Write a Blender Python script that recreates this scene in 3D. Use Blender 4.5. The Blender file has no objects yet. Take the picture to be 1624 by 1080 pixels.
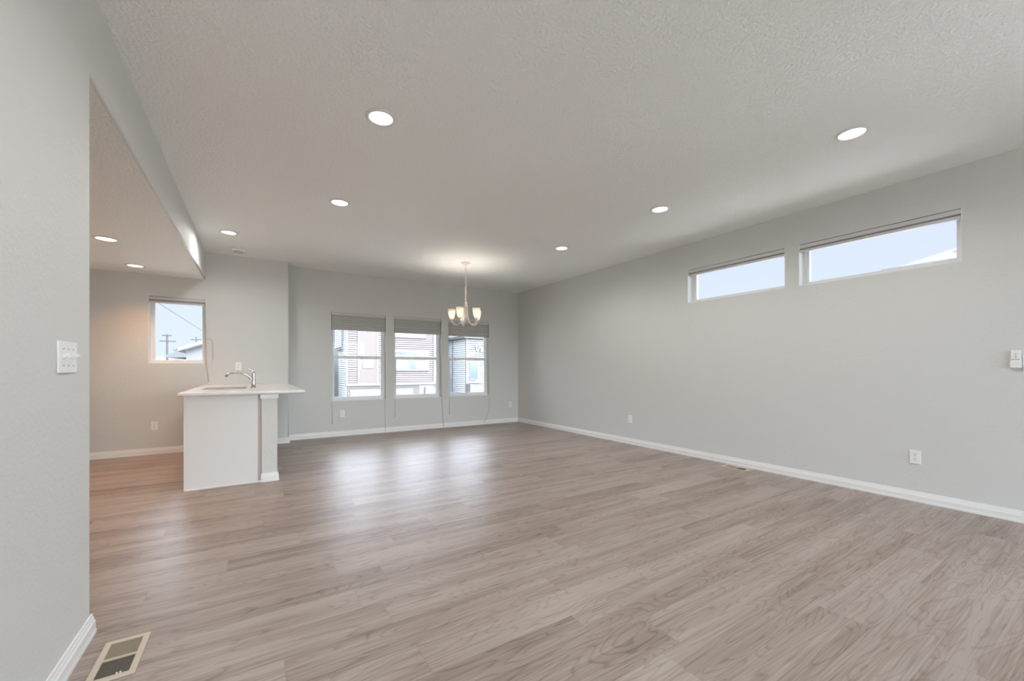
import bpy, bmesh, math, random
from mathutils import Vector, Matrix
PI = math.pi
S = bpy.context.scene
COL = S.collection
random.seed(4)

# ------------------------------------------------------------------ camera
CAM_H = 1.1241
cd = bpy.data.cameras.new('camera')
cam = bpy.data.objects.new('camera', cd); COL.objects.link(cam)
cam.location = (0, 0, CAM_H)
cam.rotation_euler = (PI/2, 0, -0.563)
cd.sensor_fit = 'HORIZONTAL'; cd.sensor_width = 36.0
cd.lens = 643.62/1624*36
cd.shift_y = 45.0/1624
cd.clip_start = 0.02; cd.clip_end = 500
S.camera = cam

# ------------------------------------------------------------------ world, sun, exposure
w = bpy.data.worlds.new('world'); S.world = w; w.use_nodes = True
nt = w.node_tree; nt.nodes.clear()
def WN(t, **k):
    x = nt.nodes.new(t)
    for a_, b_ in k.items(): setattr(x, a_, b_)
    return x
def wramp(src, lo, hi, o0, o1):
    x = WN('ShaderNodeMapRange', interpolation_type='SMOOTHSTEP')
    nt.links.new(src, x.inputs[0])
    for i_, v_ in enumerate((lo, hi, o0, o1)): x.inputs[i_+1].default_value = v_
    return x.outputs[0]
def wmath(op, a_, b_):
    x = WN('ShaderNodeMath', operation=op)
    for i_, v_ in enumerate((a_, b_)):
        if isinstance(v_, (int, float)): x.inputs[i_].default_value = v_
        else: nt.links.new(v_, x.inputs[i_])
    return x.outputs[0]
tc = WN('ShaderNodeTexCoord'); sp = WN('ShaderNodeSeparateXYZ'); nt.links.new(tc.outputs['Generated'], sp.inputs[0])
rp = WN('ShaderNodeValToRGB'); bg = WN('ShaderNodeBackground'); wo = WN('ShaderNodeOutputWorld')
nt.links.new(sp.outputs['Z'], rp.inputs[0])
e = rp.color_ramp.elements
e[0].position = 0.0; e[0].color = (0.80, 0.90, 0.97, 1)
e[1].position = 0.6; e[1].color = (0.80, 0.88, 1.0, 1)
m_ = e.new(0.22); m_.color = (0.73, 0.81, 0.98, 1)
# sky brightened over street and yard, added for floor reflections and room fill
SKY_BASE, SKY_BANK, SKY_YARD, SKY_HIGH = 1.12, 10.5, 15.5, 2.9
fade = wramp(sp.outputs['Z'], 0.5, 0.8, 1.0, 0.0)
street = wmath('MULTIPLY', wmath('MULTIPLY', wramp(sp.outputs['Z'], 0.15, 0.36, 0.0, 1.0), wramp(sp.outputs['Z'], 0.40, 0.50, 1.0, 0.0)), wramp(sp.outputs['Y'], 0.58, 0.85, 0.0, SKY_BANK))
yard = wmath('MULTIPLY', wramp(sp.outputs['Z'], -0.02, 0.04, 0.0, 1.0), wramp(sp.outputs['Y'], -0.8, -0.4, SKY_YARD, 0.0))
bank = wmath('MULTIPLY', wmath('ADD', street, yard), fade)
high = wramp(sp.outputs['Z'], 0.28, 0.5, 0.0, SKY_HIGH)
nt.links.new(wmath('ADD', wmath('ADD', bank, high), SKY_BASE), bg.inputs[1])
nt.links.new(rp.outputs[0], bg.inputs[0]); nt.links.new(bg.outputs[0], wo.inputs[0])

sd = bpy.data.lights.new('sun', 'SUN'); sd.energy = 10.0; sd.angle = 0.012; sd.color = (1.0, 0.95, 0.88)
sun = bpy.data.objects.new('sun', sd); COL.objects.link(sun)
sun.rotation_euler = Vector((-0.36, 0.33, -1.0)).to_track_quat('-Z', 'Y').to_euler()
sun.location = (6, -6, 14)

S.view_settings.view_transform = 'Standard'; S.view_settings.look = 'None'
S.view_settings.gamma = 1.0; S.view_settings.use_curve_mapping = False
S.view_settings.exposure = -0.08
cy = S.cycles
cy.max_bounces = 10; cy.diffuse_bounces = 7; cy.glossy_bounces = 4; cy.transmission_bounces = 6
cy.transparent_max_bounces = 16; cy.sample_clamp_indirect = 6.0; cy.blur_glossy = 0.6
cy.use_denoising = True
cy.caustics_reflective = False; cy.caustics_refractive = False

MAIN_LAMP = 50.0      # watts of each recessed light, main room
KITCHEN_LAMP = 52.0

# ------------------------------------------------------------------ materials
MATS = {}
def srgb(r, g, b):
    f = lambda c: (c/255/12.92) if c <= 10 else ((c/255+0.055)/1.055)**2.4
    return (f(r), f(g), f(b), 1)
def mat(name, col, rough=0.5, metal=0.0, spec=0.5, emit=None, estr=0.0, bump=None, trans=0.0):
    m = bpy.data.materials.new(name); m.use_nodes = True
    n = m.node_tree; p = n.nodes['Principled BSDF']
    p.inputs['Base Color'].default_value = col; p.inputs['Roughness'].default_value = rough
    p.inputs['Metallic'].default_value = metal; p.inputs['Specular IOR Level'].default_value = spec
    if emit: p.inputs['Emission Color'].default_value = emit; p.inputs['Emission Strength'].default_value = estr
    # faint procedural variation so that nothing is perfectly flat
    geo = n.nodes.new('ShaderNodeNewGeometry')
    nz = n.nodes.new('ShaderNodeTexNoise'); nz.inputs['Scale'].default_value = (bump[0] if bump else 8.0)
    nz.inputs['Detail'].default_value = (bump[2] if bump and len(bump) > 2 else 2.0)
    n.links.new(geo.outputs['Position'], nz.inputs['Vector'])
    if bump:
        cr = n.nodes.new('ShaderNodeValToRGB'); cr.color_ramp.elements[0].position = 0.38; cr.color_ramp.elements[1].position = 0.66
        n.links.new(nz.outputs[0], cr.inputs[0])
        b = n.nodes.new('ShaderNodeBump'); b.inputs['Strength'].default_value = bump[1]; b.inputs['Distance'].default_value = 0.003
        n.links.new(cr.outputs[0], b.inputs['Height']); n.links.new(b.outputs[0], p.inputs['Normal'])
    else:
        mp = n.nodes.new('ShaderNodeMapRange'); mp.inputs[3].default_value = max(0.0, rough-0.03); mp.inputs[4].default_value = min(1, rough+0.03)
        n.links.new(nz.outputs[0], mp.inputs[0]); n.links.new(mp.outputs[0], p.inputs['Roughness'])
    MATS[name] = m
    return m
M_WALL = mat('wall_paint', (0.675, 0.680, 0.662, 1), 0.6, spec=0.4, bump=(62, 0.22, 3))
M_CEIL = mat('ceiling_paint', (0.925, 0.945, 0.935, 1), 0.62, spec=0.45, bump=(55, 0.75, 4))
M_TRIM = mat('white_trim', (0.84, 0.84, 0.83, 1), 0.35)
M_VINYL = mat('white_vinyl', (0.84, 0.85, 0.86, 1), 0.4)
M_CAB = mat('white_cabinet', (0.77, 0.76, 0.74, 1), 0.4)
M_FILL = mat('tan_filler', (0.52, 0.46, 0.40, 1), 0.5)
M_COUNTER = mat('white_quartz', (0.82, 0.81, 0.80, 1), 0.16)
M_SINK = mat('sink_steel', (0.42, 0.40, 0.38, 1), 0.3, metal=0.9)
M_CHROME = mat('chrome', (0.83, 0.83, 0.84, 1), 0.08, metal=1.0)
M_PLATE = mat('white_plastic', (0.88, 0.88, 0.87, 1), 0.3)
M_DARK = mat('dark_slot', (0.02, 0.02, 0.02, 1), 0.6)
M_GREY = mat('grey_plastic', (0.28, 0.28, 0.28, 1), 0.5)
M_REG = mat('beige_metal', srgb(206, 192, 174), 0.4)
M_REGD = mat('tan_louver', srgb(176, 158, 132), 0.5)
M_BLIND = mat('grey_shade_fabric', (0.47, 0.47, 0.46, 1), 0.9)
M_RAIL = mat('blind_rail', (0.62, 0.62, 0.63, 1), 0.45)
M_CORD = mat('blind_cord', (0.42, 0.41, 0.40, 1), 0.8)
M_NICKEL = mat('brushed_white_metal', (0.80, 0.75, 0.70, 1), 0.35, metal=0.0)
M_SHADE = mat('frosted_shade', (0.86, 0.82, 0.74, 1), 0.5, emit=(1.0, 0.86, 0.66, 1), estr=0.15)
M_BULB = mat('lit_bulb', (1, 1, 1, 1), 0.5, emit=(1.0, 0.90, 0.78, 1), estr=130.0)
M_LENS = mat('lit_lens', (1, 1, 1, 1), 0.5, emit=(0.97, 1.0, 0.97, 1), estr=4.0)
M_LENSK = mat('lit_lens_warm', (1, 1, 1, 1), 0.5, emit=(1.0, 0.93, 0.82, 1), estr=4.0)
M_LTRIM = mat('light_trim', (0.80, 0.79, 0.77, 1), 0.35)

def glass_mat():
    m = bpy.data.materials.new('window_glass'); m.use_nodes = True
    n = m.node_tree; n.nodes.clear()
    t = n.nodes.new('ShaderNodeBsdfTransparent'); g = n.nodes.new('ShaderNodeBsdfGlossy'); fr = n.nodes.new('ShaderNodeFresnel')
    mx = n.nodes.new('ShaderNodeMixShader'); o = n.nodes.new('ShaderNodeOutputMaterial')
    t.inputs[0].default_value = (0.985, 0.995, 0.99, 1); g.inputs['Roughness'].default_value = 0.01; fr.inputs[0].default_value = 1.18
    n.links.new(fr.outputs[0], mx.inputs[0]); n.links.new(t.outputs[0], mx.inputs[1]); n.links.new(g.outputs[0], mx.inputs[2])
    n.links.new(mx.outputs[0], o.inputs[0])
    return m
M_GLASS = glass_mat()

def translucent(m, fac):
    n = m.node_tree; p = n.nodes['Principled BSDF']; o = n.nodes['Material Output']
    t = n.nodes.new('ShaderNodeBsdfTranslucent'); t.inputs[0].default_value = p.inputs['Base Color'].default_value
    mx = n.nodes.new('ShaderNodeMixShader'); mx.inputs[0].default_value = fac
    n.links.new(p.outputs[0], mx.inputs[1]); n.links.new(t.outputs[0], mx.inputs[2]); n.links.new(mx.outputs[0], o.inputs[0])
translucent(M_SHADE, 0.35)

def floor_mat():
    m = bpy.data.materials.new('vinyl_plank_floor'); m.use_nodes = True
    n = m.node_tree; L = n.links; p = n.nodes['Principled BSDF']
    def N(t, **k):
        x = n.nodes.new(t)
        for a, b in k.items(): setattr(x, a, b)
        return x
    def math_(op, a, b=None, c=None):
        x = N('ShaderNodeMath', operation=op)
        for i, v in enumerate((a, b, c)):
            if v is None: continue
            if isinstance(v, (int, float)): x.inputs[i].default_value = v
            else: L.new(v, x.inputs[i])
        return x.outputs[0]
    def comb(a, b, c):
        x = N('ShaderNodeCombineXYZ')
        for i, v in enumerate((a, b, c)):
            if isinstance(v, (int, float)): x.inputs[i].default_value = v
            else: L.new(v, x.inputs[i])
        return x.outputs[0]
    geo = N('ShaderNodeNewGeometry'); sx = N('ShaderNodeSeparateXYZ'); L.new(geo.outputs['Position'], sx.inputs[0])
    X, Y = sx.outputs[0], sx.outputs[1]
    PW, PL = 0.19, 1.22
    yr = math_('DIVIDE', math_('SUBTRACT', Y, 0.47), PW); row = math_('FLOOR', yr); fy = math_('FRACT', yr)
    wn = N('ShaderNodeTexWhiteNoise', noise_dimensions='1D'); L.new(row, wn.inputs['W'])
    xr = math_('DIVIDE', math_('ADD', X, math_('MULTIPLY', wn.outputs['Value'], PL)), PL); colm = math_('FLOOR', xr); fx = math_('FRACT', xr)
    w2 = N('ShaderNodeTexWhiteNoise', noise_dimensions='3D'); L.new(comb(row, colm, 3.3), w2.inputs['Vector'])
    cs = N('ShaderNodeSeparateColor'); L.new(w2.outputs['Color'], cs.inputs[0])
    r1, r2, r3 = cs.outputs[0], cs.outputs[1], cs.outputs[2]
    # figure: contour lines of an elongated noise
    v = comb(math_('ADD', math_('MULTIPLY', X, 1.0), math_('MULTIPLY', r1, 41.0)), math_('ADD', math_('MULTIPLY', Y, 6.5), math_('MULTIPLY', r2, 17.0)), math_('MULTIPLY', r3, 23.0))
    n1 = N('ShaderNodeTexNoise'); n1.inputs['Scale'].default_value = 1.25; n1.inputs['Detail'].default_value = 1.5; n1.inputs['Distortion'].default_value = 0.35
    L.new(v, n1.inputs['Vector'])
    ring = math_('FRACT', math_('MULTIPLY', n1.outputs[0], 17.0))
    rr = N('ShaderNodeValToRGB'); L.new(ring, rr.inputs[0])
    rr.color_ramp.elements[0].position = 0.0; rr.color_ramp.elements[0].color = (0.75, 0.75, 0.75, 1)
    rr.color_ramp.elements[1].position = 1.0; rr.color_ramp.elements[1].color = (0.55, 0.55, 0.55, 1)
    for ps, c in ((0.10, 0.42), (0.22, 0.16), (0.60, 0.08), (0.86, 0.14), (0.95, 0.9)):
        q = rr.color_ramp.elements.new(ps); q.color = (c, c, c, 1)
    # fine pores
    v2 = comb(math_('ADD', math_('MULTIPLY', X, 3.5), math_('MULTIPLY', r2, 31.0)), math_('MULTIPLY', Y, 150.0), math_('MULTIPLY', r1, 9.0))
    n2 = N('ShaderNodeTexNoise'); n2.inputs['Scale'].default_value = 1.0; n2.inputs['Detail'].default_value = 3.0; L.new(v2, n2.inputs['Vector'])
    # broad tone drift within a plank
    v3 = comb(math_('ADD', math_('MULTIPLY', X, 0.9), math_('MULTIPLY', r3, 31.0)), math_('ADD', math_('MULTIPLY', Y, 9.0), math_('MULTIPLY', r1, 9.0)), r2)
    n3 = N('ShaderNodeTexNoise'); n3.inputs['Scale'].default_value = 1.0; n3.inputs['Detail'].default_value = 2.0; L.new(v3, n3.inputs['Vector'])
    v4 = comb(math_('ADD', math_('MULTIPLY', X, 1.3), math_('MULTIPLY', r1, 31.0)), math_('MULTIPLY', Y, 48.0), math_('MULTIPLY', r3, 9.0))
    n4 = N('ShaderNodeTexNoise'); n4.inputs['Scale'].default_value = 1.0; n4.inputs['Detail'].default_value = 2.0; L.new(v4, n4.inputs['Vector'])
    f = math_('ADD', math_('MULTIPLY', rr.outputs[0], 0.34), math_('MULTIPLY', n2.outputs[0], 0.85))
    f = math_('ADD', f, math_('MULTIPLY', n4.outputs[0], 0.45))
    f = math_('ADD', f, math_('MULTIPLY', n3.outputs[0], 1.0))
    f = math_('ADD', f, math_('MULTIPLY', r1, 0.26))
    f = math_('SUBTRACT', math_("MULTIPLY", f, 1.15), 1.25)
    cr = N('ShaderNodeValToRGB'); L.new(f, cr.inputs[0])
    cr.color_ramp.elements[0].position = 0.0; cr.color_ramp.elements[0].color = FLOOR_LIGHT
    cr.color_ramp.elements[1].position = 1.0; cr.color_ramp.elements[1].color = FLOOR_DARK
    q = cr.color_ramp.elements.new(0.5); q.color = FLOOR_MID
    # seams
    ey = math_('MINIMUM', fy, math_('SUBTRACT', 1.0, fy)); sy = math_('LESS_THAN', ey, 0.0055)
    ex = math_('MINIMUM', fx, math_('SUBTRACT', 1.0, fx)); sxm = math_('LESS_THAN', ex, 0.0009)
    seam = math_('MAXIMUM', sy, sxm)
    mx = N('ShaderNodeMix', data_type='RGBA'); L.new(math_('MULTIPLY', seam, 0.32), mx.inputs['Factor'])
    L.new(cr.outputs[0], mx.inputs['A']); mx.inputs['B'].default_value = (0.11, 0.085, 0.07, 1)
    L.new(mx.outputs['Result'], p.inputs['Base Color'])
    rg = N('ShaderNodeMapRange'); L.new(n2.outputs[0], rg.inputs[0]); rg.inputs[3].default_value = 0.32; rg.inputs[4].default_value = 0.46
    L.new(rg.outputs[0], p.inputs['Roughness']); p.inputs['Specular IOR Level'].default_value = 0.75
    h = math_('SUBTRACT', math_('ADD', math_('MULTIPLY', rr.outputs[0], -0.25), math_('MULTIPLY', n2.outputs[0], -0.6)), math_('MULTIPLY', seam, 2.0))
    bp = N('ShaderNodeBump'); bp.inputs['Strength'].default_value = 0.16; bp.inputs['Distance'].default_value = 0.0012
    L.new(h, bp.inputs['Height']); L.new(bp.outputs[0], p.inputs['Normal'])
    return m
FLOOR_LIGHT = (0.40, 0.332, 0.288, 1); FLOOR_MID = (0.278, 0.208, 0.168, 1); FLOOR_DARK = (0.115, 0.075, 0.056, 1)
M_FLOOR = floor_mat()

# ------------------------------------------------------------------ mesh helpers
class MB:
    def __init__(s): s.bm = bmesh.new()
    def box(s, x0, x1, y0, y1, z0, z1, bev=0.0, seg=2):
        r = bmesh.ops.create_cube(s.bm, size=1.0)
        vs = r['verts']
        for v in vs:
            v.co.x = x0 + (v.co.x+0.5)*(x1-x0); v.co.y = y0 + (v.co.y+0.5)*(y1-y0); v.co.z = z0 + (v.co.z+0.5)*(z1-z0)
        if bev > 0:
            es = list({e for v in vs for e in v.link_edges})
            bmesh.ops.bevel(s.bm, geom=es, offset=bev, segments=seg, profile=0.5, affect='EDGES')
        return s
    def obox(s, c, ax, ay, az, hx, hy, hz):
        c = Vector(c); ax, ay, az = (Vector(a).normalized() for a in (ax, ay, az))
        vs = [s.bm.verts.new(c + ax*hx*i + ay*hy*j + az*hz*k) for i in (-1, 1) for j in (-1, 1) for k in (-1, 1)]
        for f in ((0,1,3,2), (4,6,7,5), (0,4,5,1), (2,3,7,6), (0,2,6,4), (1,5,7,3)):
            s.bm.faces.new([vs[i] for i in f])
        return s
    def prism(s, pts, vec):
        vec = Vector(vec); a = [s.bm.verts.new(Vector(p)) for p in pts]; b = [s.bm.verts.new(Vector(p)+vec) for p in pts]
        s.bm.faces.new(a); s.bm.faces.new(list(reversed(b)))
        n = len(a)
        for i in range(n): s.bm.faces.new([a[i], b[i], b[(i+1) % n], a[(i+1) % n]])
        return s
    def lathe(s, prof, c=(0, 0, 0), seg=24, axis='Z'):
        rings = []
        for r, z in prof:
            ring = []
            for i in range(seg):
                a = 2*PI*i/seg
                p = Vector((r*math.cos(a), r*math.sin(a), z))
                if axis == 'X': p = Vector((p.z, p.x, p.y))
                if axis == 'Y': p = Vector((p.x, p.z, p.y))
                ring.append(s.bm.verts.new(p+Vector(c)))
            rings.append(ring)
        for a, b in zip(rings, rings[1:]):
            for i in range(seg):
                f = s.bm.faces.new([a[i], a[(i+1) % seg], b[(i+1) % seg], b[i]]); f.smooth = True
        if prof[0][0] > 1e-6: s.bm.faces.new(list(reversed(rings[0])))
        if prof[-1][0] > 1e-6: s.bm.faces.new(rings[-1])
        return s
    def tube(s, pts, r, seg=8, cap=True):
        pts = [Vector(p) for p in pts]; rr = r if isinstance(r, (list, tuple)) else [r]*len(pts)
        rings = []; up = None
        for i, p in enumerate(pts):
            d = (pts[min(i+1, len(pts)-1)] - pts[max(i-1, 0)]).normalized()
            if up is None:
                up = Vector((0, 0, 1)) if abs(d.z) < 0.9 else Vector((1, 0, 0))
            a = d.cross(up).normalized(); b = a.cross(d).normalized(); up = b
            rings.append([s.bm.verts.new(p + (a*math.cos(2*PI*k/seg) + b*math.sin(2*PI*k/seg))*rr[i]) for k in range(seg)])
        for A, B in zip(rings, rings[1:]):
            for k in range(seg):
                f = s.bm.faces.new([A[k], A[(k+1) % seg], B[(k+1) % seg], B[k]]); f.smooth = True
        if cap: s.bm.faces.new(list(reversed(rings[0]))); s.bm.faces.new(rings[-1])
        return s
    def torus(s, c, R, r, u, v, su=1.0, sv=1.0, n=14, k=6):
        c = Vector(c); u = Vector(u).normalized(); v = Vector(v).normalized(); wv = u.cross(v)
        rings = []
        for i in range(n):
            a = 2*PI*i/n; o = u*math.cos(a)*R*su + v*math.sin(a)*R*sv; d = (u*math.cos(a)+v*math.sin(a)).normalized()
            rings.append([s.bm.verts.new(c+o+(d*math.cos(2*PI*j/k)+wv*math.sin(2*PI*j/k))*r) for j in range(k)])
        for i in range(n):
            A, B = rings[i], rings[(i+1) % n]
            for j in range(k):
                f = s.bm.faces.new([A[j], B[j], B[(j+1) % k], A[(j+1) % k]]); f.smooth = True
        return s
def obj(name, mb, m, parent=None, loc=None, smooth=False):
    bmesh.ops.recalc_face_normals(mb.bm, faces=mb.bm.faces)
    me = bpy.data.meshes.new(name); mb.bm.to_mesh(me); mb.bm.free()
    if m: me.materials.append(m)
    if smooth:
        for p in me.polygons: p.use_smooth = True
    o = bpy.data.objects.new(name, me); COL.objects.link(o)
    if parent: o.parent = parent
    if loc: o.location = loc
    return o
def tag(o, label, cat, group=None, kind=None):
    o['label'] = label; o['category'] = cat
    if group: o['group'] = group
    if kind: o['kind'] = kind
    return o
def thing(name, label, cat, loc=(0, 0, 0), rotz=0.0, group=None, kind=None):
    o = bpy.data.objects.new(name, None); COL.objects.link(o); o.empty_display_size = 0.1
    o.location = loc; o.rotation_euler = (0, 0, rotz)
    return tag(o, label, cat, group, kind)
def struct(name, mb, m, label, cat): return tag(obj(name, mb, m), label, cat, kind='structure')
def dup(root, loc, rotz, label, group=None):
    r = root.copy(); COL.objects.link(r); r.location = loc; r.rotation_euler = (0, 0, rotz); r['label'] = label
    if group: r['group'] = group
    for ch in list(root.children):
        c = ch.copy(); COL.objects.link(c); c.parent = r
        for g in list(ch.children):
            d = g.copy(); COL.objects.link(d); d.parent = c
    return r

# ------------------------------------------------------------------ room dimensions
XR, YB, YK, XL = 4.736, 7.266, 7.024, -0.5906
X3, YLE, ZS, ZC = 0.4238, 2.4025, 2.3618, 2.743
XKL, YR = -2.32, -4.8          # kitchen side wall, wall behind the camera
T = 0.17

def wall_mesh(axis, c0, c1, u0, u1, z0, z1, openings):
    """wall slab; axis 'Y': plane across Y, u = X; axis 'X': plane across X, u = Y"""
    mb = MB(); us = sorted({u0, u1, *[o[0] for o in openings], *[o[1] for o in openings]}); zs = sorted({z0, z1, *[o[2] for o in openings], *[o[3] for o in openings]})
    def solid(i, j):
        if i < 0 or j < 0 or i >= len(us)-1 or j >= len(zs)-1: return False
        cu, cz = (us[i]+us[i+1])/2, (zs[j]+zs[j+1])/2
        return not any(o[0] < cu < o[1] and o[2] < cz < o[3] for o in openings)
    P = (lambda u, c, z: (u, c, z)) if axis == 'Y' else (lambda u, c, z: (c, u, z))
    cache = {}
    def V(u, c, z):
        k = (round(u, 5), round(c, 5), round(z, 5))
        if k not in cache: cache[k] = mb.bm.verts.new(P(u, c, z))
        return cache[k]
    for i in range(len(us)-1):
        for j in range(len(zs)-1):
            if not solid(i, j): continue
            a, b, c, d = us[i], us[i+1], zs[j], zs[j+1]
            for cc in (c0, c1): mb.bm.faces.new([V(a, cc, c), V(b, cc, c), V(b, cc, d), V(a, cc, d)])
            if not solid(i-1, j): mb.bm.faces.new([V(a, c0, c), V(a, c1, c), V(a, c1, d), V(a, c0, d)])
            if not solid(i+1, j): mb.bm.faces.new([V(b, c0, c), V(b, c1, c), V(b, c1, d), V(b, c0, d)])
            if not solid(i, j-1): mb.bm.faces.new([V(a, c0, c), V(b, c0, c), V(b, c1, c), V(a, c1, c)])
            if not solid(i, j+1): mb.bm.faces.new([V(a, c0, d), V(b, c0, d), V(b, c1, d), V(a, c1, d)])
    return mb
def bevel_edges(mb, test, off=0.016, seg=4):
    bmesh.ops.recalc_face_normals(mb.bm, faces=mb.bm.faces)
    es = [e for e in mb.bm.edges if test(e.verts[0].co, e.verts[1].co)]
    r = bmesh.ops.bevel(mb.bm, geom=es, offset=off, segments=seg, profile=0.5, affect='EDGES')
    for f in r['faces']: f.smooth = True
    return mb

BW = [(1.052, 1.946), (2.092, 2.992), (3.138, 4.034)]; BZ = (0.585, 2.066)
KW = (-1.187, -0.587, 1.198, 2.081)
TW = [(2.09, 3.236), (0.818, 1.962)]; TZ = (1.976, 2.402)
DOOR = (-2.0, -0.20, 0.02, 2.06)

# ------------------------------------------------------------------ shell
struct('floor', MB().box(XKL-T, XR+T, YR-T, YB+T, -0.25, 0.0), M_FLOOR, 'greyish brown wood grain vinyl plank floor', 'floor')
struct('ceiling', MB().box(XL-0.13, XR+T, YR-T, YB+T, ZC, ZC+0.2), M_CEIL, 'light grey textured ceiling over the main room', 'ceiling')
struct('ceiling_kitchen', MB().box(XKL, XL-0.0165, YLE-0.13, YK, ZS-0.0012, ZC-0.02), M_CEIL, 'lower textured kitchen ceiling at the left', 'ceiling')
struct('wall_back', wall_mesh('Y', YB, YB+T, X3-0.05, XR+T, 0, ZC, [(a, b, *BZ) for a, b in BW]), M_WALL, 'pale grey back wall with three tall windows', 'wall')
struct('wall_right', wall_mesh('X', XR, XR+T, YR, YB, 0, ZC, [(a, b, *TZ) for a, b in TW]+[(DOOR[0], DOOR[1], 0.0, DOOR[3])]), M_WALL, 'long pale grey right wall with two high windows', 'wall')
mb = wall_mesh('Y', YK, YB+T, XKL-T, X3, 0, ZC, [KW])
bevel_edges(mb, lambda a, b: abs(a.x-X3) < 1e-4 and abs(b.x-X3) < 1e-4 and abs(a.y-YK) < 1e-4 and abs(b.y-YK) < 1e-4, 0.014)
struct('wall_kitchen', mb, M_WALL, 'warm grey kitchen back wall stepping forward of the dining wall', 'wall')
mb = MB().prism([(XL, YR, 0), (XL, YLE, 0), (XL, YLE, ZS), (XL, YK, ZS), (XL, YK, ZC), (XL, YR, ZC)], (-0.13, 0, 0))
def _lt(a, b):
    if abs(a.x-XL) > 1e-4 or abs(b.x-XL) > 1e-4: return False
    return (abs(a.y-YLE) < 1e-4 and abs(b.y-YLE) < 1e-4) or (abs(a.z-ZS) < 1e-4 and abs(b.z-ZS) < 1e-4)
bevel_edges(mb, _lt, 0.017)
struct('wall_left', mb, M_WALL, 'near left wall whose header carries on over the kitchen opening', 'wall')
struct('wall_kitchen_side', MB().box(XKL-T, XKL, YLE-0.13, YK, 0, ZC), M_WALL, 'kitchen side wall hidden behind the left wall', 'wall')
struct('wall_kitchen_front', MB().box(XKL-T, XL-0.13, YLE-0.13, YLE, 0, ZS), M_WALL, 'kitchen front wall hidden behind the left wall', 'wall')
struct('wall_rear', wall_mesh('Y', YR-T, YR, XL-0.13, XR+T, 0, ZC, [(0.0, 4.4, 0.0, 2.45)]), M_WALL, 'wall behind the viewpoint', 'wall')
struct('eave', MB().box(XR+T, XR+T+1.7, YR-T-1.5, YB+0.6, 3.02, 3.2).box(XL-0.13, XR+T, YR-T-1.5, YR-T, 3.02, 3.2), M_TRIM, 'white roof overhang added outside the right and rear walls to block sun', 'roof eave')  # unseen overhang added to keep sun off the doors and high windows

struct('upper_storey', MB().box(-3.4, XR+T, 1.0, YB+T-0.005, ZC+0.205, 5.4), M_TRIM, 'outside wall block of the storey above', 'upper storey')

# baseboards: stepped profile swept along a straight run
BBP = [(0, 0), (0.0145, 0), (0.0145, 0.014), (0.0125, 0.020), (0.0125, 0.052), (0.0085, 0.060), (0.0085, 0.068), (0.0055, 0.074), (0.0045, 0.086), (0, 0.087)]
def base_run(mb, p, q, nrm, ext0=0.0, ext1=0.0):
    p, q, nrm = Vector((*p, 0)), Vector((*q, 0)), Vector((*nrm, 0)); d = (q-p).normalized()
    A = [mb.bm.verts.new(p + nrm*a + Vector((0, 0, z)) - d*(ext0*a/0.0145 if ext0 else 0)) for a, z in BBP]
    B = [mb.bm.verts.new(q + nrm*a + Vector((0, 0, z)) + d*(ext1*a/0.0145 if ext1 else 0)) for a, z in BBP]
    n = len(A); mb.bm.faces.new(A); mb.bm.faces.new(list(reversed(B)))
    for i in range(n): mb.bm.faces.new([A[i], B[i], B[(i+1) % n], A[(i+1) % n]])
    return mb
e_ = 0.0145
struct('baseboard_right', base_run(MB(), (XR, DOOR[1]+0.09), (XR, YB), (-1, 0)), M_TRIM, 'white baseboard along the right wall', 'baseboard')
struct('baseboard_back', base_run(MB(), (X3, YB), (XR-0.014, YB), (0, -1)), M_TRIM, 'white baseboard below the three windows', 'baseboard')
mb = base_run(MB(), (0.205, YK), (X3, YK), (0, -1), 0, e_); base_run(mb, (X3, YK), (X3, YB-e_), (1, 0), e_, 0)
struct('baseboard_step', mb, M_TRIM, 'short white baseboard around the wall step right of the peninsula', 'baseboard')
struct('baseboard_kitchen', base_run(MB(), (XKL, YK), (-0.56, YK), (0, -1)), M_TRIM, 'white baseboard under the kitchen window', 'baseboard')
mb = base_run(MB(), (XL, YR), (XL, YLE), (1, 0), 0, e_); base_run(mb, (XL-0.13, YLE), (XL, YLE), (0, 1), 0, e_)
struct('baseboard_left', mb, M_TRIM, 'white baseboard of the near left wall', 'baseboard')

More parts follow.
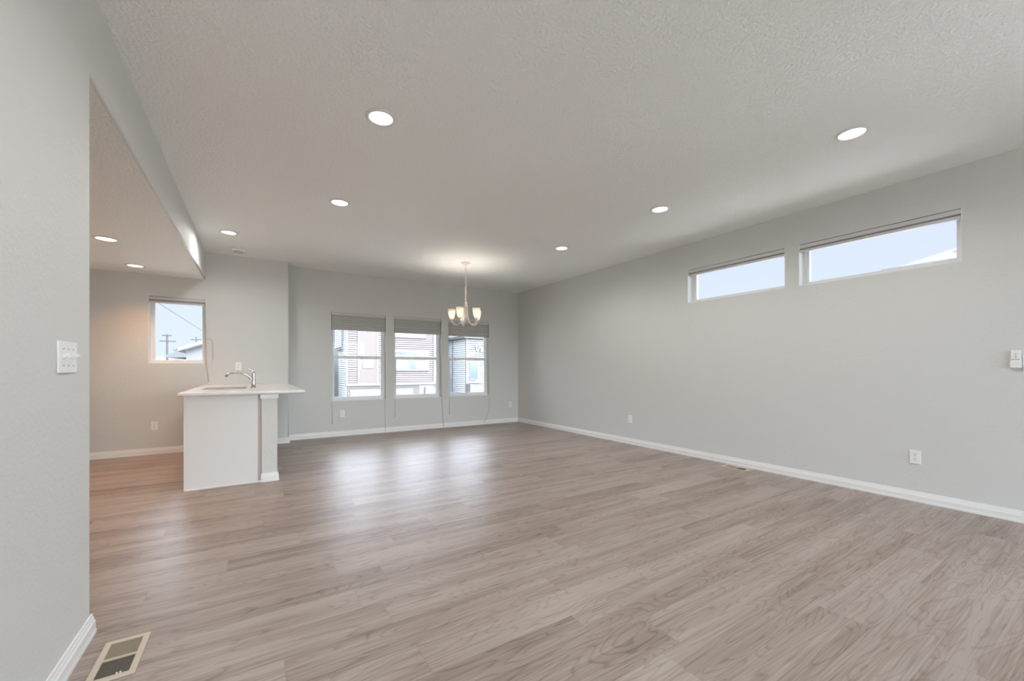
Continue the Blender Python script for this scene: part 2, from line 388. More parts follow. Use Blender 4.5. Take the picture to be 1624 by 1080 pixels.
# ------------------------------------------------------------------ windows
def ring(mb, x0, x1, z0, z1, y0, y1, wd, P=None):
    """rectangular ring of four bars, local plane XZ"""
    mb.box(x0, x0+wd, y0, y1, z0, z1); mb.box(x1-wd, x1, y0, y1, z0, z1)
    mb.box(x0+wd, x1-wd, y0, y1, z0, z0+wd); mb.box(x0+wd, x1-wd, y0, y1, z1-wd, z1)
    return mb
def hung_window(name, x0, x1, label):
    """single-hung window; local origin at bottom-left of the opening on the room face of the wall"""
    W, H = x1-x0, BZ[1]-BZ[0]
    t = thing(name, label, 'window', (x0, YB, BZ[0]), kind='structure')
    d = 0.088
    obj('window_frame', ring(MB(), 0, W, 0, H, d, d+0.075, 0.036), M_VINYL, t)
    mz = 0.735                      # meeting rail
    s = MB()
    s.box(0.036, 0.064, d+0.006, d+0.036, 0.03, mz+0.026); s.box(W-0.064, W-0.036, d+0.006, d+0.036, 0.03, mz+0.026)
    s.box(0.064, W-0.064, d+0.006, d+0.036, 0.03, 0.066); s.box(0.064, W-0.064, d+0.004, d+0.036, mz-0.026, mz+0.026)
    lo = obj('lower_sash', s, M_VINYL, t)
    obj('glass_pane', MB().box(0.062, W-0.062, d+0.018, d+0.022, 0.064, mz-0.024), M_GLASS, lo)
    obj('sash_lock', MB().box(W/2-0.03, W/2+0.03, d-0.008, d+0.006, mz+0.012, mz+0.03, 0.004), M_VINYL, lo)
    s = MB(); u0, u1 = d+0.040, d+0.066
    s.box(0.036, 0.052, u0, u1, mz-0.02, H-0.036); s.box(W-0.052, W-0.036, u0, u1, mz-0.02, H-0.036)
    s.box(0.052, W-0.052, u0, u1, H-0.056, H-0.036); s.box(0.052, W-0.052, u0, u1, mz-0.02, mz+0.016)
    up = obj('upper_sash', s, M_VINYL, t)
    obj('glass_pane', MB().box(0.050, W-0.050, u0+0.010, u0+0.014, mz+0.014, H-0.054), M_GLASS, up)
    obj('window_sill', MB().box(0, W, 0.002, d, 0, 0.006), M_TRIM, t)
    return t
for i, (a, b) in enumerate(BW):
    hung_window(f'window_{i+1}', a, b, ['leftmost tall white hung window on the back wall', 'middle tall white hung window on the back wall', 'tall white hung window nearest the right corner'][i])
def fixed_window(name, W, H, loc, rotz, label, fw=0.042, d=0.095):
    t = thing(name, label, 'window', loc, rotz, kind='structure')
    s = ring(MB(), 0, W, 0, H, d, d+0.07, fw*0.62); ring(s, fw*0.62, W-fw*0.62, fw*0.62, H-fw*0.62, d+0.016, d+0.06, fw*0.45)
    obj('window_frame', s, M_VINYL, t)
    obj('glass_pane', MB().box(fw, W-fw, d+0.032, d+0.036, fw, H-fw), M_GLASS, t)
    r = MB(); r.box(0, W, 0.002, d, 0, 0.005); r.box(0, 0.005, 0.002, d, 0.005, H); r.box(W-0.005, W, 0.002, d, 0.005, H)
    obj('reveal_lining', r, M_TRIM, t)
    return t
fixed_window('window_4', KW[1]-KW[0], KW[3]-KW[2], (KW[0], YK, KW[2]), 0, 'small square kitchen window at the left', 0.045, 0.09)
# right wall: local +x points to -Y, local +y points to +X
fixed_window('window_5', TW[0][1]-TW[0][0], TZ[1]-TZ[0], (XR, TW[0][1], TZ[0]), -PI/2, 'high horizontal window farther along the right wall', 0.045)
fixed_window('window_6', TW[1][1]-TW[1][0], TZ[1]-TZ[0], (XR, TW[1][1], TZ[0]), -PI/2, 'high horizontal window nearest the right picture edge', 0.045)
# sliding glass door inferred from bright floor corner, added out of view for daylight
t = thing('door_1', 'white sliding glass door in the right wall outside the picture, added for daylight', 'door', (XR, DOOR[1], 0.0), -PI/2, kind='structure')
DW = DOOR[1]-DOOR[0]
obj('door_frame', ring(MB(), 0.001, DW-0.001, 0.001, DOOR[3]-0.001, 0.03, 0.15, 0.05), M_VINYL, t)
for k, (a, b, y) in enumerate(((0.05, DW/2+0.04, 0.06), (DW/2-0.04, DW-0.05, 0.105))):
    p = obj('door_panel', ring(MB(), a, b, 0.05, DOOR[3]-0.05, y, y+0.04, 0.07), M_VINYL, t)
    obj('glass_pane', MB().box(a+0.068, b-0.068, y+0.018, y+0.024, 0.118, DOOR[3]-0.118), M_GLASS, p)
obj('door_handle', MB().box(DW/2-0.02, DW/2+0.01, 0.02, 0.06, 0.92, 1.16, 0.006), M_GREY, t)

# unseen patio door added behind the viewpoint to light the room (local +y points to -Y)
t = thing('added_door_2', 'wide white patio door added behind the viewpoint to light the room', 'door', (4.4, YR, 0.0), PI, kind='structure')
obj('door_frame', ring(MB(), 0.001, 4.399, 0.001, 2.449, 0.03, 0.15, 0.05), M_VINYL, t)
for k in range(4):
    a, b = 0.05+k*4.3/4, 0.05+(k+1)*4.3/4
    p = obj('door_panel', ring(MB(), a, b, 0.05, 2.40, 0.06, 0.10, 0.06), M_VINYL, t)
    obj('glass_pane', MB().box(a+0.058, b-0.058, 0.078, 0.084, 0.108, 2.342), M_GLASS, p)

# ------------------------------------------------------------------ blinds
def cell_shade(W, drop, nple, y0=0.012, y1=0.05):
    """pleated shade fabric: zigzag front and back, from z=-0.04 down to z=-drop"""
    mb = MB(); z0, z1 = -0.04, -drop+0.022
    pts_f, pts_b = [], []
    for i in range(2*nple+1):
        z = z0 + (z1-z0)*i/(2*nple); o = 0.009 if i % 2 else 0.0
        pts_f.append((y0+0.009-o, z)); pts_b.append((y1-0.009+o, z))
    prof = pts_f + list(reversed(pts_b))
    mb.prism([(0.008, y, z) for y, z in prof], (W-0.016, 0, 0))
    return mb
def blind(W, drop, nple, loc, rotz, label, group=None, cords=()):
    t = thing('window_blind', label, 'window blind', loc, rotz, group)
    obj('headrail', MB().box(0.004, W-0.004, 0.006, 0.056, -0.042, -0.003, 0.004), M_RAIL, t)
    obj('shade_fabric', cell_shade(W, drop, nple), M_BLIND, t)
    obj('bottom_rail', MB().box(0.006, W-0.006, 0.010, 0.052, -drop, -drop+0.024, 0.004), M_RAIL if drop < 0.2 else M_BLIND, t)
    for pts, tas in cords:
        c = obj('pull_cord', MB().tube(pts, 0.0028, 6), M_CORD, t)
        if tas:
            x, y, z = pts[-1]
            obj('cord_tassel', MB().lathe([(0.002, 0.002), (0.005, -0.004), (0.008, -0.03), (0.006, -0.034)], (x, y, z), 10), M_PLATE, c)
    return t
for i, (a, b) in enumerate(BW):
    W = b-a; zt = BZ[1]
    yk = -0.006
    left = [(0.012, 0.004, -0.04), (0.012, yk, -0.10), (0.012, yk, -(zt-0.585)), (0.014, yk, -(zt-0.585)-0.05), (0.016, yk, -(zt-(0.20, 0.26, 0.235)[i]))]
    zend = (0.02, 0.02, 0.03)[i]
    if i < 2: right = [(W-0.02, 0.004, -0.04), (W-0.018, yk, -0.2), (W-0.016+0.012*i*2, yk, -(zt-0.5)), (W-0.014+0.05*i, yk-0.012, -(zt-zend))]
    else: right = [(W-0.02, 0.004, -0.04), (W-0.012, yk, -(zt-0.6)), (W+0.005, yk, -(zt-0.5)), (W-0.01, yk-0.004, -(zt-0.28)), (W-0.07, yk-0.014, -(zt-0.12)), (W-0.13, yk-0.02, -(zt-0.05))]
    blind(W, (0.290, 0.292, 0.300)[i], 5, (a, YB, zt), 0, ['half raised grey pleated blind in the leftmost back window', 'half raised grey pleated blind in the middle back window', 'half raised grey pleated blind behind the chandelier'][i],
          'pleated blinds in the back windows', [(left, True), (right, False)])
W = KW[1]-KW[0]
blind(W, 0.085, 2, (KW[0], YK, KW[3]), 0, 'fully raised blind at the top of the square kitchen window', None,
      [([(W-0.012, 0.0, -0.05), (W-0.004, -0.006, -0.30), (W+0.0, -0.006, -0.46), (W+0.004, -0.006, -0.88), (W+0.02, -0.006, -1.02), (W+0.035, -0.012, -1.135)], True),
       ([(W-0.008, 0.0, -0.545), (W+0.05, -0.006, -0.54), (W+0.07, -0.006, -0.56), (W+0.078, -0.006, -0.60), (W+0.08, -0.006, -0.80), (W+0.078, -0.006, -0.83)], True)])
W = TW[0][1]-TW[0][0]
blind(W, 0.078, 2, (XR, TW[0][1], TZ[1]), -PI/2, 'fully raised blind at the top of the farther high window')
blind(TW[1][1]-TW[1][0], 0.078, 2, (XR, TW[1][1], TZ[1]), -PI/2, 'fully raised blind at the top of the nearer high window')

# ------------------------------------------------------------------ recessed lights
def recessed(lens, watts, colour, cone=172, blend=0.7):
    t = thing('recessed_light', '', 'ceiling light')
    obj('trim_ring', MB().lathe([(0.0725, 0.0), (0.0725, -0.005), (0.076, -0.009), (0.086, -0.008), (0.0945, -0.003), (0.0955, 0.0)], seg=40), M_LTRIM, t)
    obj('lens', MB().lathe([(0.0, -0.0035), (0.05, -0.0035), (0.0722, -0.002), (0.0722, 0.0)], seg=40), lens, t)
    ld = bpy.data.lights.new('lamp', 'SPOT'); ld.energy = watts; ld.color = colour; ld.shadow_soft_size = 0.06
    ld.spot_size = math.radians(cone); ld.spot_blend = blend
    lo = bpy.data.objects.new('lamp', ld); COL.objects.link(lo); lo.parent = t; lo.location = (0, 0, -0.014)
    return t
proto = recessed(M_LENS, MAIN_LAMP, (0.985, 0.985, 0.955)); first = True
G = 'round recessed lights in the main ceiling'
for x, y, lab in ((0.682, 2.662, 'large round recessed light in the left row, nearest the viewer'), (0.69, 4.232, 'round recessed light second from the viewer in the left row'),
                  (-0.271, 5.862, 'round recessed light near the smoke alarm beside the kitchen header'), (3.463, 1.111, 'round recessed light nearest the right wall windows and viewer'),
                  (3.463, 2.677, 'middle round recessed light of the right row'), (3.466, 4.245, 'farthest round recessed light of the right row, right of the chandelier')):
    if first: proto.location = (x, y, ZC); proto['label'] = lab; proto['group'] = G; first = False
    else: dup(proto, (x, y, ZC), 0, lab, G)
dup(proto, (0.682, 1.10, ZC), 0, 'round recessed light above the viewer outside the picture', G)
pk = recessed(M_LENSK, KITCHEN_LAMP, (1.0, 0.53, 0.24), 118, 1.0); pk.location = (-1.203, 5.321, ZS); pk['label'] = 'nearer round recessed light in the low kitchen ceiling'; pk['group'] = 'kitchen recessed lights'
dup(pk, (-1.221, 6.515, ZS), 0, 'round recessed light in the low kitchen ceiling above the kitchen window', 'kitchen recessed lights')
dup(pk, (-1.21, 3.9, ZS), 0, 'added round kitchen ceiling light out of view behind the left wall', 'kitchen recessed lights')  # extra lamp added out of sight to fill the kitchen

# smoke alarm
t = thing('smoke_alarm', 'white square smoke alarm on the ceiling near the kitchen header', 'smoke alarm', (-0.198, 6.644, ZC))
obj('housing', MB().box(-0.085, 0.085, -0.085, 0.085, -0.032, 0.0, 0.012, 3), M_PLATE, t)
obj('grille', MB().torus((0, 0, -0.032), 0.048, 0.004, (1, 0, 0), (0, 1, 0), n=28), M_GREY, t)
obj('test_button', MB().lathe([(0, -0.037), (0.018, -0.036), (0.02, -0.031)], seg=20), M_PLATE, t)

# ------------------------------------------------------------------ chandelier
CX, CY = 2.712, 5.623
t = thing('chandelier', 'white five arm chandelier with frosted glass shades hanging on a chain', 'chandelier', (CX, CY, ZC))
H = lambda z: z-ZC
obj('canopy', MB().lathe([(0.068, 0), (0.070, -0.006), (0.062, -0.014), (0.040, -0.020), (0.022, -0.028), (0.010, -0.036), (0.006, -0.05)], seg=28), M_NICKEL, t)
ch = MB(); z = -0.055; k = 0
while z > H(2.165):
    ch.torus((0, 0, z-0.012), 0.0115, 0.0028, ((1, 0, 0) if k % 2 else (0.25, 1, 0)), (0, 0, 1), 0.72, 1.35, n=12, k=5); z -= 0.0235; k += 1
obj('chain', ch, M_NICKEL, t)
obj('center_column', MB().lathe([(0.004, H(2.168)), (0.010, H(2.155)), (0.010, H(2.146)), (0.024, H(2.138)), (0.026, H(2.125)), (0.024, H(2.092)), (0.036, H(2.086)), (0.038, H(2.076)), (0.030, H(2.068)),
                                 (0.021, H(2.060)), (0.020, H(2.03)), (0.022, H(1.92)), (0.018, H(1.87)), (0.010, H(1.85)), (0.012, H(1.84)), (0.0, H(1.83))], seg=20), M_NICKEL, t)
yaw = 0.563; towards = -PI/2 - yaw    # direction from the lamp to the viewpoint
for k in range(5):
    # arm angle measured from the direction that faces the viewpoint
    ph = math.radians(-17 + 72*k)
    right = Vector((math.cos(yaw), -math.sin(yaw), 0)); back = Vector((math.sin(yaw), math.cos(yaw), 0))
    d = right*math.sin(ph) - back*math.cos(ph); R = 0.212
    prof = [(0.026, 2.072), (0.032, 2.03), (0.036, 1.97), (0.044, 1.91), (0.062, 1.852), (0.092, 1.812), (0.128, 1.796), (0.164, 1.802), (0.192, 1.822), (0.208, 1.848), (R, 1.868)]
    arm = obj('arm', MB().tube([d*r + Vector((0, 0, H(zz))) for r, zz in prof], 0.0078, 8), M_NICKEL, t)
    c = d*R
    obj('candle_cup', MB().lathe([(0.008, H(1.862)), (0.020, H(1.868)), (0.026, H(1.884)), (0.022, H(1.892)), (0.016, H(1.905))], (c.x, c.y, 0), 16), M_NICKEL, arm)
    sh = MB().lathe([(0.021, H(1.884)), (0.030, H(1.892)), (0.040, H(1.918)), (0.049, H(1.955)), (0.0545, H(1.995)), (0.0575, H(2.034)), (0.0545, H(2.034)), (0.0515, H(1.995)), (0.046, H(1.955)), (0.037, H(1.920)), (0.027, H(1.896)), (0.021, H(1.888))], (c.x, c.y, 0), 24)
    shade = obj('glass_shade', sh, M_SHADE, t)
    obj('bulb', MB().lathe([(0.010, H(1.905)), (0.014, H(1.925)), (0.024, H(1.95)), (0.028, H(1.972)), (0.024, H(1.993)), (0.0, H(2.002))], (c.x, c.y, 0), 16), M_BULB, shade)

# ------------------------------------------------------------------ peninsula
PY0, PX0, PX1 = 4.745, -0.560, 0.036       # cabinet end face, kitchen-side face, back against the half wall
ZCT = 0.905
t = thing('base_cabinet', 'white peninsula base cabinet with plain end panel facing the room', 'cabinet', (0, 0, 0))
obj('body', MB().box(PX0+0.022, PX1, PY0+0.02, 5.26, 0.10, ZCT-0.034).box(PX0+0.022, PX1, 6.06, YK-0.001, 0.10, ZCT-0.034).box(PX0+0.022, PX1, 5.26, 6.06, 0.10, 0.62), M_CAB, t)
obj('toe_kick', MB().box(PX0+0.075, PX1, PY0+0.02, YK-0.001, 0.0, 0.10), M_CAB, t)
obj('filler_strip', MB().box(PX1-0.020, 0.0445, PY0+0.006, PY0+0.02, 0.0, ZCT-0.034), M_FILL, t)
obj('end_panel', MB().box(PX0+0.02, PX1-0.020, PY0, PY0+0.02, 0.0, ZCT-0.034, 0.001), M_CAB, t)
obj('face_stile', MB().box(PX0, PX0+0.02, PY0+0.002, PY0+0.022, 0.0, ZCT-0.034, 0.001), M_CAB, t)
obj('shoe_moulding', MB().box(PX0+0.02, PX1+0.008, PY0-0.010, PY0, 0.0, 0.018, 0.003), M_TRIM, t)
y = PY0+0.03
for k in range(4):
    wd = 0.555; d = obj('door', MB().box(PX0, PX0+0.02, y, y+wd-0.006, 0.11, ZCT-0.05, 0.003), M_CAB, t)
    obj('handle', MB().tube([(PX0, y+wd-0.06, 0.66), (PX0-0.028, y+wd-0.06, 0.66), (PX0-0.028, y+wd-0.06, 0.78), (PX0, y+wd-0.06, 0.78)], 0.005, 8), M_CHROME, d)
    y += wd+0.003
# half wall carrying the overhang
mb = MB().box(0.045, 0.184, PY0-0.012, YK, 0.0, ZCT-0.033)
bevel_edges(mb, lambda a, b: abs(a.y-(PY0-0.012)) < 1e-4 and abs(b.y-(PY0-0.012)) < 1e-4 and abs(a.x-b.x) < 1e-4, 0.006, 2)
struct('wall_peninsula', mb, M_WALL, 'painted half wall at the right of the white peninsula cabinet', 'half wall')
HY = PY0-0.012
mb = base_run(MB(), (0.045, HY), (0.184, HY), (0, -1), e_*0.4, e_); base_run(mb, (0.184, HY), (0.184, YK), (1, 0), e_, 0)
struct('baseboard_peninsula', mb, M_TRIM, 'white baseboard wrapping the foot of the peninsula half wall', 'baseboard')
struct('trim_1', MB().box(0.035, 0.194, HY-0.012, YK, 0.833, ZCT-0.033, 0.002).box(0.040, 0.189, HY-0.006, YK, 0.825, 0.833), M_TRIM, 'white cap moulding under the peninsula countertop', 'trim')
# countertop with an undermount sink cut-out
CX0, CX1, CY0, CY1 = -0.600, 0.432, 4.70, YK-0.001
SX0, SX1, SY0, SY1 = -0.490, -0.095, 5.30, 6.02
ct = MB()
xs, ys = (CX0, SX0, SX1, CX1), (CY0, SY0, SY1, CY1); zt, zb = ZCT, ZCT-0.032
V = {}
def cv(i, j, z):
    if (i, j, z) not in V: V[(i, j, z)] = ct.bm.verts.new((xs[i], ys[j], z))
    return V[(i, j, z)]
for i in range(3):
    for j in range(3):
        if i == 1 and j == 1: continue
        for z in (zt, zb): ct.bm.faces.new([cv(i, j, z), cv(i+1, j, z), cv(i+1, j+1, z), cv(i, j+1, z)])
        for (a, b), out in ((((i, j), (i+1, j)), j == 0 or (i == 1 and j == 2)), (((i, j+1), (i+1, j+1)), j == 2 or (i == 1 and j == 0)),
                            (((i, j), (i, j+1)), i == 0 or (j == 1 and i == 2)), (((i+1, j), (i+1, j+1)), i == 2 or (j == 1 and i == 0))):
            if out: ct.bm.faces.new([cv(*a, zt), cv(*b, zt), cv(*b, zb), cv(*a, zb)])
bevel_edges(ct, lambda a, b: (abs(a.z-b.z) < 1e-5) and (abs(a.y-CY0)+abs(b.y-CY0) < 1e-4 or abs(a.x-CX0)+abs(b.x-CX0) < 1e-4 or abs(a.x-CX1)+abs(b.x-CX1) < 1e-4), 0.010, 4)
tag(obj('countertop', ct, M_COUNTER), 'white peninsula countertop overhanging at both sides with a sink cut into it', 'countertop')
sk = MB(); g = 0.012; zi = zb-0.001
def tray(mb, x0, x1, y0, y1, z0, z1, th):
    mb.box(x0, x1, y0, y1, z0, z0+th); mb.box(x0, x0+th, y0, y1, z0+th, z1); mb.box(x1-th, x1, y0, y1, z0+th, z1)
    mb.box(x0+th, x1-th, y0, y0+th, z0+th, z1); mb.box(x0+th, x1-th, y1-th, y1, z0+th, z1); return mb
tray(sk, SX0-g, SX1+g, SY0-g, SY1+g, ZCT-0.235, zi, g)
t = thing('kitchen_sink', 'steel undermount sink sunk in the white peninsula countertop', 'sink', ((SX0+SX1)/2, (SY0+SY1)/2, 0))
o = obj('basin', sk, M_SINK, t); o.location = (-(SX0+SX1)/2, -(SY0+SY1)/2, 0)
obj('drain', MB().lathe([(0.0, ZCT-0.219), (0.03, ZCT-0.220), (0.042, ZCT-0.2225)], seg=20), M_CHROME, t)
# faucet, beside the sink on the room side, spout over the basin
FX, FY = -0.022, 5.50
t = thing('faucet', 'chrome kitchen faucet with arched spout standing by the peninsula sink', 'faucet', (FX, FY, ZCT))
obj('body', MB().lathe([(0.030, 0.0), (0.031, 0.006), (0.024, 0.016), (0.021, 0.05), (0.0205, 0.10), (0.022, 0.15), (0.023, 0.170), (0.020, 0.182), (0.0, 0.186)], seg=24), M_CHROME, t)
sp_ = [(-0.012, 0, 0.085), (-0.03, 0, 0.118), (-0.06, 0, 0.148), (-0.10, 0, 0.166), (-0.14, 0, 0.176), (-0.18, 0, 0.178), (-0.215, 0, 0.172), (-0.24, 0, 0.160), (-0.252, 0, 0.145)]
spo = obj('spout', MB().tube(sp_, [0.013, 0.0125, 0.012, 0.0115, 0.011, 0.011, 0.0115, 0.012, 0.0125], 14), M_CHROME, t)
obj('spray_head', MB().tube([(-0.248, 0, 0.152), (-0.254, 0, 0.142), (-0.258, 0, 0.130)], [0.013, 0.0135, 0.012], 14), M_GREY, spo)
obj('lever_handle', MB().tube([(0.004, 0, 0.180), (-0.012, 0, 0.200), (-0.05, 0, 0.218), (-0.085, 0, 0.237)], [0.012, 0.010, 0.007, 0.0065], 10), M_CHROME, t)

# run of kitchen counter that only shows at the edge of the left wall
t = thing('base_cabinet', 'kitchen base cabinet almost hidden behind the left wall', 'cabinet', (0, 0, 0))
obj('body', MB().box(XKL+0.001, -1.72, 3.4, 6.68, 0.10, ZCT-0.033), M_CAB, t)
obj('toe_kick', MB().box(XKL+0.001, -1.78, 3.4, 6.68, 0.0, 0.10), M_CAB, t)
for k in range(5):
    d = obj('door', MB().box(-1.72, -1.70, 3.42+k*0.65, 4.06+k*0.65, 0.11, ZCT-0.045, 0.003), M_CAB, t)
tag(obj('countertop', MB().box(XKL+0.001, -1.655, 3.38, 6.70, ZCT-0.032, ZCT, 0.008, 3), M_COUNTER), 'kitchen countertop whose end peeks out beside the left wall edge', 'countertop')

# ------------------------------------------------------------------ wall plates (local: plate in XZ plane, facing -Y)
def plate(mb, W=0.071, Hh=0.115, th=0.006): return mb.box(-W/2, W/2, -th, 0, -Hh/2, Hh/2, 0.0025, 2)
def outlet():
    t = thing('wall_outlet', '', 'outlet')
    obj('cover_plate', plate(MB()), M_PLATE, t)
    for s in (0.0195, -0.0195):
        r = MB(); pr = []
        for k in range(20):
            a = 2*PI*k/20; pr.append((max(-0.0135, min(0.0135, 0.0172*math.cos(a))), -0.0055, s+0.0172*math.sin(a)*0.82))
        r.prism(pr, (0, -0.0022, 0))
        rc = obj('receptacle', r, M_PLATE, t)
        q = MB(); q.box(-0.0075, -0.0045, -0.0082, -0.0076, s+0.001, s+0.009); q.box(0.0045, 0.0075, -0.0082, -0.0076, s+0.002, s+0.008)
        q.lathe([(0.0, -0.0082), (0.0028, -0.0082), (0.0028, -0.0076)], (0, 0, s-0.0075), 10, 'Y')
        obj('slots', q, M_DARK, rc)
    obj('screw', MB().lathe([(0.0, -0.0072), (0.003, -0.007), (0.0034, -0.0055)], (0, 0, 0), 10, 'Y'), M_PLATE, t)
    return t
o0 = outlet(); OG = 'white wall outlets'
for i, (loc, rz, lab) in enumerate((((XR, 1.086, 0.375), -PI/2, 'white duplex outlet low on the right wall, nearest the viewer'),
                                    ((XR, 4.19, 0.374), -PI/2, 'white outlet low on the right wall beyond the floor register'),
                                    ((1.226, YB, 0.374), 0, 'white outlet under the leftmost back window'),
                                    ((4.531, YB, 0.372), 0, 'white outlet on the back wall beside the right corner'),
                                    ((-1.128, YK, 0.373), 0, 'white outlet under the square kitchen window, left of the peninsula'),
                                    ((-0.213, YK, 1.160), 0, 'white outlet on the kitchen wall above the faucet'))):
    if i == 0: o0.location = loc; o0.rotation_euler = (0, 0, rz); o0['label'] = lab; o0['group'] = OG
    else: dup(o0, loc, rz, lab, OG)
# triple switch on the near left wall (faces +X)
t = thing('light_switch', 'white triple toggle switch plate on the near left wall', 'light switch', (XL, 2.137, 1.1665), PI/2)
obj('cover_plate', plate(MB(), 0.172, 0.115, 0.007), M_PLATE, t)
for k in (-1, 0, 1):
    tg = obj('toggle', MB().obox((k*0.046, -0.013, 0.005), (1, 0, 0), (0, -1, 0.45), (0, 0.45, 1), 0.0048, 0.011, 0.0058).box(k*0.046-0.0065, k*0.046+0.0065, -0.0085, -0.006, -0.0125, 0.0125), M_PLATE, t)
    for s in (-0.03, 0.03):
        obj('screw', MB().lathe([(0.0, -0.0084), (0.0026, -0.0082), (0.0030, -0.0065)], (k*0.046, 0, s), 10, 'Y'), M_GREY, t)
# right wall devices (face -X)
t = thing('wall_control', 'small white wall control box near the right picture edge', 'wall control', (XR, 0.546, 1.195), -PI/2)
obj('housing', MB().box(-0.024, 0.024, -0.020, 0, -0.058, 0.064, 0.004, 2), M_PLATE, t)
obj('cover_flap', MB().box(-0.027, 0.027, -0.026, -0.002, -0.064, -0.012, 0.004, 2), M_PLATE, t)
for k, (bx, bz) in enumerate(((0.0, 0.036), (0.0, 0.018), (0.0, 0.0), (-0.012, -0.001), (0.012, -0.001))):
    obj('button', MB().lathe([(0.0, -0.0222), (0.0035, -0.022), (0.004, -0.0195)], (bx, 0, bz), 10, 'Y'), M_GREY, t)
t = thing('light_switch', 'white switch plate cut off by the right picture edge', 'light switch', (XR, 0.478, 1.165), -PI/2)
obj('cover_plate', plate(MB(), 0.071, 0.115), M_PLATE, t)
obj('toggle', MB().obox((0, -0.012, 0.004), (1, 0, 0), (0, -1, 0.45), (0, 0.45, 1), 0.0048, 0.011, 0.0058), M_PLATE, t)

# ------------------------------------------------------------------ floor registers
def register(rotz, loc, label):
    W, Lh = 0.140, 0.274
    t = thing('floor_register', label, 'floor vent', loc, rotz, 'beige floor registers')
    f = MB(); b = 0.022; z1 = 0.007
    f.box(-W/2, -W/2+b, -Lh/2, Lh/2, 0, z1, 0.0025); f.box(W/2-b, W/2, -Lh/2, Lh/2, 0, z1, 0.0025)
    f.box(-W/2+b-0.003, W/2-b+0.003, -Lh/2, -Lh/2+b, 0, z1, 0.0025); f.box(-W/2+b-0.003, W/2-b+0.003, Lh/2-b, Lh/2, 0, z1, 0.0025)
    f.box(-W/2+b-0.003, W/2-b+0.003, -0.005, 0.005, 0, z1-0.001)
    obj('frame', f, M_REG, t)
    obj('duct_dark_plate', MB().box(-W/2+b, W/2-b, -Lh/2+b, Lh/2-b, 0.0003, 0.0008), M_DARK, t)  # black plate painted for the unlit duct under the louvers
    half = Lh/2-b-0.005
    for s in (1, -1):
        lv = MB(); n = 11
        for k in range(n):
            y = s*(0.005 + half*(k+0.5)/n)
            # the two banks lean opposite ways: broad faces on one, open gaps on the other
            ny = (0, -0.89, 0.45) if s > 0 else (0, 0.45, 0.89)
            d = (0, 0.45, 0.89) if s > 0 else (0, 0.89, -0.45)
            lv.obox((0, y, 0.0046), (1, 0, 0), d, ny, W/2-b, 0.0019 if s > 0 else 0.0044, 0.0005 if s > 0 else 0.0004)
        obj('louver_bank', lv, M_REGD if s > 0 else M_REG, t)
    obj('damper_lever', MB().box(0.012, 0.017, -Lh/2+b+0.001, -Lh/2+b+0.008, 0.004, 0.009).box(0.022, 0.027, -Lh/2+b+0.001, -Lh/2+b+0.008, 0.004, 0.009), M_PLATE, t)
    return t
register(0, (-0.447, 2.147, 0), 'beige metal floor register beside the near left wall')
register(0, (4.598, 2.532, 0), 'beige metal floor register against the right wall baseboard')

# ------------------------------------------------------------------ outdoors
M_RED = mat('overexposed_red_siding', (0.166, 0.137, 0.143, 1), 0.7)  # pale because the overexposed glare is put into the red base colour
M_GSID = mat('grey_siding', (0.308, 0.321, 0.342, 1), 0.7)
M_WSID = mat('white_siding', (0.232, 0.236, 0.239, 1), 0.7)
M_PEACH = mat('peach_panel', (0.137, 0.118, 0.111, 1), 0.7)
M_WHITE = mat('outdoor_white', (0.156, 0.156, 0.156, 1), 0.6)
M_STONE = mat('ledge_stone', (0.109, 0.104, 0.098, 1), 0.8, bump=(6, 0.9, 4))
M_OGLASS = mat('house_window_glass', (0.102, 0.122, 0.131, 1), 0.1)
M_FAR = mat('distant_grey_roofing', (0.105, 0.11, 0.118, 1), 0.8)
M_GSIDE = mat('pale_grey_side_siding', (0.50, 0.52, 0.56, 1), 0.7)
M_ROOF = mat('shingle_roof', (0.125, 0.12, 0.11, 1), 0.85, bump=(12, 0.8, 4))
M_GROUND = mat('pale_concrete', (0.440, 0.432, 0.416, 1), 0.85, bump=(5, 0.4, 4))
M_PATIO = mat('bounce_patio_slabs', (0.80, 0.81, 0.80, 1), 0.85, bump=(5, 0.4, 4))
M_POLE = mat('weathered_pole', (0.048, 0.046, 0.044, 1), 0.8)
GZ = -2.75
struct('ground', MB().box(-90, 110, 7.9, 150, GZ-0.3, GZ).box(10.0, 110, -60, 7.9, GZ-0.3, GZ), M_GROUND, 'pale street level ground outside', 'ground')
struct('added_patio', MB().box(-6, XR+T+9, YR-9, YR-T-0.001, -0.3, -0.03).box(XR+T+0.001, XR+T+5, YR-T-0.001, 3.5, -0.3, -0.03), M_PATIO, 'pale unseen patio added outside to bounce daylight indoors', 'patio')  # patio added out of view as a reflector towards the ceiling
def siding(mb, p, d, length, z0, z1, n, pitch=0.155, lip=0.022):
    """channel siding: boards along direction d from p, facing n, with recessed gaps between them"""
    p, d, n = Vector((*p, 0)), Vector((*d, 0)), Vector((*n, 0)); z = z0; gap = 0.034
    mb.prism([p+Vector((0, 0, z0)), p-n*0.005+Vector((0, 0, z0)), p-n*0.005+Vector((0, 0, z1)), p+Vector((0, 0, z1))], d*length)
    while z < z1-gap-0.01:
        zz = min(z+pitch, z1)
        mb.prism([p+Vector((0, 0, z+gap)), p+n*0.075+Vector((0, 0, z+gap)), p+n*0.06+Vector((0, 0, zz)), p+Vector((0, 0, zz))], d*length); z = zz
    return mb
K = 30/22.0
fx = lambda x: x*K
fz = lambda z: CAM_H + (z-CAM_H)*K
FYH = 30.0
house = thing('townhouse', 'overexposed pale red townhouse with white trim seen through the left and middle windows', 'house', (fx(6.3), FYH, GZ))
